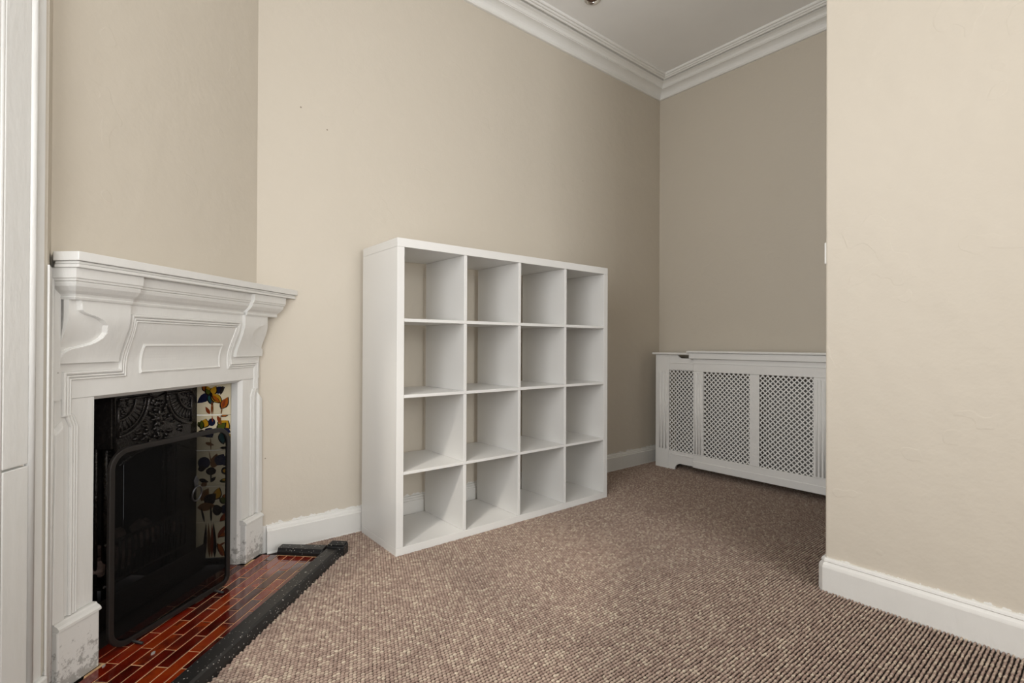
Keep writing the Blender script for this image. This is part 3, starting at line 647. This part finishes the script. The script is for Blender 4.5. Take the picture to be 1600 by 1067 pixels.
TILES = [
    iris(.44, .58, .92) + stem(.46, 0, .47, .42) + stem(.50, 0, .50, .40, 'brown') + [('rust', petal(.42, .02, .30, .24, .05)), ('orange', petal(.74, .18, .90, .50, .09)), ('rust', petal(.76, .20, .84, .46, .04))] + stem(.72, 0, .76, .24, 'brown'),
    [('green', petal(.20, .68, .12, .82, .06)), ('gold', petal(.26, .66, .30, .90, .11)), ('green', petal(.20, .62, .20, .86, .05)), ('navy', ellipse(.47, .80, .10, .11)), ('navy', petal(.30, .62, .50, .36, .16)), ('black', petal(.12, .56, .34, .40, .10)),
     ('gold', petal(.72, .62, .90, .84, .17)), ('green', petal(.64, .58, .84, .78, .10)), ('navy', petal(.78, .58, .99, .50, .09)), ('gold', petal(.80, .50, .92, .20, .13)), ('teal', petal(.74, .50, .78, .18, .09)), ('orange', petal(.84, .44, .90, .24, .04)),
     ('rust', petal(.62, .98, .74, .72, .05)), ('orange', petal(.74, .98, .90, 1.0, .03)), ('black', petal(.70, .06, .94, .06, .04)), ('brown', petal(.30, .22, .55, .14, .05))] + stem(.70, .70, .72, 1, 'brown') + stem(.50, .80, .48, 1) + stem(.46, 0, .44, .40, 'brown'),
    [('navy', ellipse(.27, .66, .17, .17)), ('black', petal(.10, .48, .34, .52, .08)), ('brown', petal(.50, .50, .62, .92, .12)), ('navy', petal(.62, .58, .80, .90, .16)), ('navy', ellipse(.83, .70, .10, .14)), ('black', ellipse(.84, .42, .11, .11)), ('gold', ellipse(.83, .42, .05, .05)), ('black', ellipse(.46, .42, .14, .11)),
     ('green', petal(.72, .14, .98, .18, .06)), ('gold', petal(.76, .16, .96, .18, .03)), ('black', petal(.14, .20, .40, .12, .06)), ('black', petal(.44, .12, .60, .26, .05)), ('brown', petal(.20, 0, .36, .10, .08))] + stem(.46, .10, .46, .60, 'black', .02) + stem(.48, .60, .40, 1, 'brown'),
    [('brown', petal(.20, .60, .40, .96, .12)), ('gold', petal(.60, .64, .68, .96, .10)), ('black', petal(.30, .50, .60, .80, .16)), ('orange', petal(.80, .60, 1.0, .74, .12)), ('gold', petal(.82, .62, .98, .72, .06)), ('green', petal(.72, .66, .94, .50, .08)), ('navy', ellipse(.86, .34, .14, .14)), ('brown', petal(.10, .42, .60, .46, .12)),
     ('black', petal(.50, .30, .80, .36, .16)), ('orange', petal(.74, .02, .98, .30, .07)), ('rust', petal(.70, .0, .92, .26, .04))] + stem(.30, 0, .20, .44, 'black', .03) + stem(.48, 0, .46, .5, 'black', .03),
    [('rust', petal(.66, .54, .86, .90, .07)), ('orange', petal(.70, .60, 1.0, .70, .05)), ('rust', petal(.64, .30, .90, .44, .03)), ('orange', petal(.66, .40, .84, .02, .06)), ('rust', petal(.70, .20, .80, .02, .04))] + stem(.30, 0, .34, 1, 'black', .05) + stem(.44, 0, .40, 1, 'brown', .05) + stem(.58, 0, .54, 1, 'black', .06) + stem(.50, 0, .50, 1, 'rust', .04)]
ZT = [.8215, .667, .513, .357, .201, .045]
A0, A1 = (.350, .048), (.308, .190)
kk = ['navy', 'black', 'gold', 'orange', 'teal', 'green', 'rust', 'brown']
for s in (-1, 1):
    a0 = Vector((A0[0] * s, A0[1])); a1 = Vector((A1[0] * s, A1[1])); d = (a1 - a0); ln = d.length; d /= ln; nv = Vector((-d.y, d.x)) * (1 if s > 0 else -1)
    if nv.y > 0: nv = -nv
    def TP(u, z, t_): q_ = a1 - d * (ln * u) + nv * t_; return (q_.x, q_.y, z)       # u: 0 inner edge .. 1 outer edge
    for k in range(5):
        z1, z0 = ZT[k] - .0008, ZT[k + 1] + .0008
        m_ = MB().plate([(.006, z0), (.994, z0), (.994, z1), (.006, z1)], TP, -.010, 0)
        tl = ip(m_, 'tile', 'cream', bevel=.0012)
        if s > 0:
            m_ = MB(); lay = 0
            for c, poly in TILES[k]:
                if c in ('gold', 'orange', 'green', 'teal') :      # dark brushed outline under each bright petal
                    cu = sum(p[0] for p in poly) / len(poly); cv = sum(p[1] for p in poly) / len(poly); lay += 1; m_.cur = kk.index('black')
                    pz = [(max(.01, min(.985, cu + (u - cu) * 1.10 + (.018 if u > cu else -.018))), z0 + (z1 - z0) * max(.0, min(1, cv + (v - cv) * 1.10 - .012))) for u, v in poly]
                    m_.add([TP(u, z, .0003 + .00006 * lay) for u, z in pz], [tuple(range(len(pz)))])
                lay += 1; m_.cur = kk.index(c)
                pz = [(max(.01, min(.985, u)), z0 + (z1 - z0) * max(.0, min(1, v))) for u, v in poly]
                m_.add([TP(u, z, .0003 + .00006 * lay) for u, z in pz], [tuple(range(len(pz)))])
            m_.build('flower_print', [PRINT[q_] for q_ in kk], tl)
    ip(MB().plate([(0, .0165), (1, .0165), (1, .0445), (0, .0445)], TP, -.02, .004), 'tile_foot')

# ------------------------------------------------------------------ hearth of glazed brick tiles
HE = tag(empty('hearth', FP.location, math.radians(45)), 'glossy oxblood tiled hearth laid before the fireplace', 'hearth')
poly = [(-.62, -.316), (.462, -.316), (.462, -.10), (.40, -.022), (.34, -.022), (.34, .045), (-.34, .045), (-.34, -.022), (-.40, -.022), (-.445, -.06)]
MB().prism(poly, .0005, .0138).build('grout_bed', M['grout'], HE)
hs = -.52; TL, TW, J = .1630, .0405, .0034
tile_cache = {}
for r in range(9):
    n1 = -.325 - TW * r; n0 = n1 - TW
    y0, y1 = -n1 - .64, -n0 - .64
    off = (-.695 if r % 2 == 0 else -.6135) - hs
    lo_x = max(-.615, -1.628 - n0 - hs); hi_x = min(.458, .578 + n0 - hs)
    if y1 > -.0235: lo_x, hi_x = -.340, .340
    x = off - TL * 8
    while x < hi_x:
        a, b_ = max(x, lo_x), min(x + TL, hi_x); x += TL
        if b_ - a < .012: continue
        key = (round(b_ - a, 4))
        if key not in tile_cache:
            o = MB().box(-(b_ - a - J) / 2, (b_ - a - J) / 2, -(TW - J) / 2, (TW - J) / 2, .0035, .0150).build('brick', M['tile'], HE, bevel=.0012); tile_cache[key] = o
            o.location = ((a + b_) / 2, (y0 + y1) / 2, random.uniform(-.0003, .0004))
        else:
            o = share(tile_cache[key], 'brick', HE, ((a + b_) / 2, (y0 + y1) / 2, random.uniform(-.0003, .0004)))
            for md in tile_cache[key].modifiers:
                m2 = o.modifiers.new('bevel', 'BEVEL'); m2.width = md.width; m2.segments = 2; m2.limit_method = 'ANGLE'

# ------------------------------------------------------------------ black fender round the hearth
FE = tag(empty('fender', FP.location, math.radians(45)), 'black painted hearth fender spotted with white specks beside the carpet', 'fender')
def L2(s_, n_): return (s_ + .52, -n_ - .64)
x0, x1 = -.62, .50
pr_ = [(-.3165, .001), (-.3165, .036), (-.322, .040), (-.372, .041), (-.380, .036), (-.388, .018), (-.392, .0), ]
m_ = MB(); n = len(pr_); m_.add([(x0, y, z) for y, z in pr_] + [(x1, y, z) for y, z in pr_], [tuple(range(n)), tuple(range(n, 2 * n))[::-1]] + [(i, (i + 1) % n, n + (i + 1) % n, n + i) for i in range(n)])
m_.build('front_rail', M['kerb'], FE, bevel=.002)
pr_ = [(.4635, .001), (.4635, .028), (.468, .033), (.472, .044), (.520, .046), (.528, .040), (.531, .0)]
m_ = MB(); y0, y1 = -.312, -.100; m_.add([(x, y0, z) for x, z in pr_] + [(x - (.012 if x > .5 else 0), y1, z) for x, z in pr_], [tuple(range(n)), tuple(range(n, 2 * n))[::-1]] + [(i, (i + 1) % n, n + (i + 1) % n, n + i) for i in range(n)])
m_.build('end_rail', M['kerb'], FE, bevel=.002)
cb = MB().box(.5005, .556, -.400, -.318, .0, .048).build('corner_block', M['kerb'], FE, bevel=.005)
for k in range(4): MB().box(.504 + .0135 * k, .512 + .0135 * k, -.396, -.322, .0478, .056).build('corner_flute', M['kerb'], cb, bevel=.002)

# ------------------------------------------------------------------ fire screen
p0 = Vector(W(-.838 + .52, .628 - .64)); p1 = Vector(W(-.339 + .52, .576 - .64))
d = p1 - p0; SWD = d.length
FS = tag(empty('fire_screen', ((p0.x + p1.x) / 2, (p0.y + p1.y) / 2, 0), math.atan2(d.y, d.x)), 'black wire mesh fire screen with rounded frame and ring handle', 'fire screen')
hw, zb, zt, rc_ = SWD / 2 - .006, .024, .645, .062
path = arc(hw - rc_, zt - rc_, rc_, 0, 90, 8) + arc(-hw + rc_, zt - rc_, rc_, 90, 180, 8) + arc(-hw + rc_, zb + rc_, rc_, 180, 270, 8) + arc(hw - rc_ * .5, zb + rc_ * .5, rc_ * .5, 270, 360, 8)
m_ = MB(); n = len(path)
rings = []
for i, (x, z) in enumerate(path):      # flat bar frame: rectangular section
    a, c = path[i - 1], path[(i + 1) % n]; tx, tz = c[0] - a[0], c[1] - a[1]; l_ = math.hypot(tx, tz); nx, nz = tz / l_, -tx / l_
    rings += [(x + nx * .004, -.006, z + nz * .004), (x - nx * .013, -.006, z - nz * .013), (x - nx * .013, .006, z - nz * .013), (x + nx * .004, .006, z + nz * .004)]
m_.add(rings, [(i * 4 + j, i * 4 + (j + 1) % 4, ((i + 1) % n) * 4 + (j + 1) % 4, ((i + 1) % n) * 4 + j) for i in range(n) for j in range(4)])
m_.build('frame', M['screenframe'], FS, bevel=.002)
inner = [(x * (1 - .010 / hw), zb + .008 + (z - zb) * (1 - .016 / (zt - zb))) for x, z in path]
m_ = MB(); m_.plate(inner, lambda a, b_, t_: (a, t_, b_), -.0006, .0006); m_.build('wire_mesh', M['mesh'], FS)
hx, hz = .075, .462
hp = MB(); hp.plate([(hx, hz + .030), (hx + .011, hz + .012), (hx + .006, hz - .014), (hx - .006, hz - .014), (hx - .011, hz + .012)], lambda a, b_, t_: (a, t_, b_), -.0105, -.0065); hp = hp.build('handle_plate', M['pewter'], FS, bevel=.001)
m_ = MB(); m_.tube([(hx + .021 * math.cos(2 * math.pi * k / 24), -.0125 - .004 * math.sin(2 * math.pi * k / 24), hz - .036 + .027 * math.sin(2 * math.pi * k / 24)) for k in range(24)], .0028, 8, True); m_.build('ring_pull', M['pewter'], hp, smooth=True)
for xx in (-.17, .17):
    m_ = MB(); m_.tube([(xx, -.045, .0205), (xx, -.01, .022), (xx, 0, .030), (xx, .01, .022), (xx, .045, .0205)], .0045, 8); m_.build('foot', M['screenframe'], FS, smooth=True)

# ------------------------------------------------------------------ loose paint flake and plaster crumbs on the hearth
def flake(s_, n_, sz, label, seed):
    random.seed(seed); p = W(s_ + .52, -n_ - .64); m_ = MB(); k = 7
    m_.prism([(sz * random.uniform(.6, 1.1) * math.cos(2 * math.pi * i / k), .55 * sz * random.uniform(.6, 1.1) * math.sin(2 * math.pi * i / k)) for i in range(k)], 0, .003)
    o = m_.build('paint_flake', M['flake'], bevel=.0005); o.location = (p[0], p[1], .0152); o.rotation_euler = (0, 0, math.radians(45 + 20)); tag(o, label, 'paint flake')
flake(-.80, -.505, .012, 'curled grey paint flake lying on the hearth tiles below the screen', 1)
flake(-.875, -.60, .008, 'small pale flake at the foot of the left plinth block', 2)
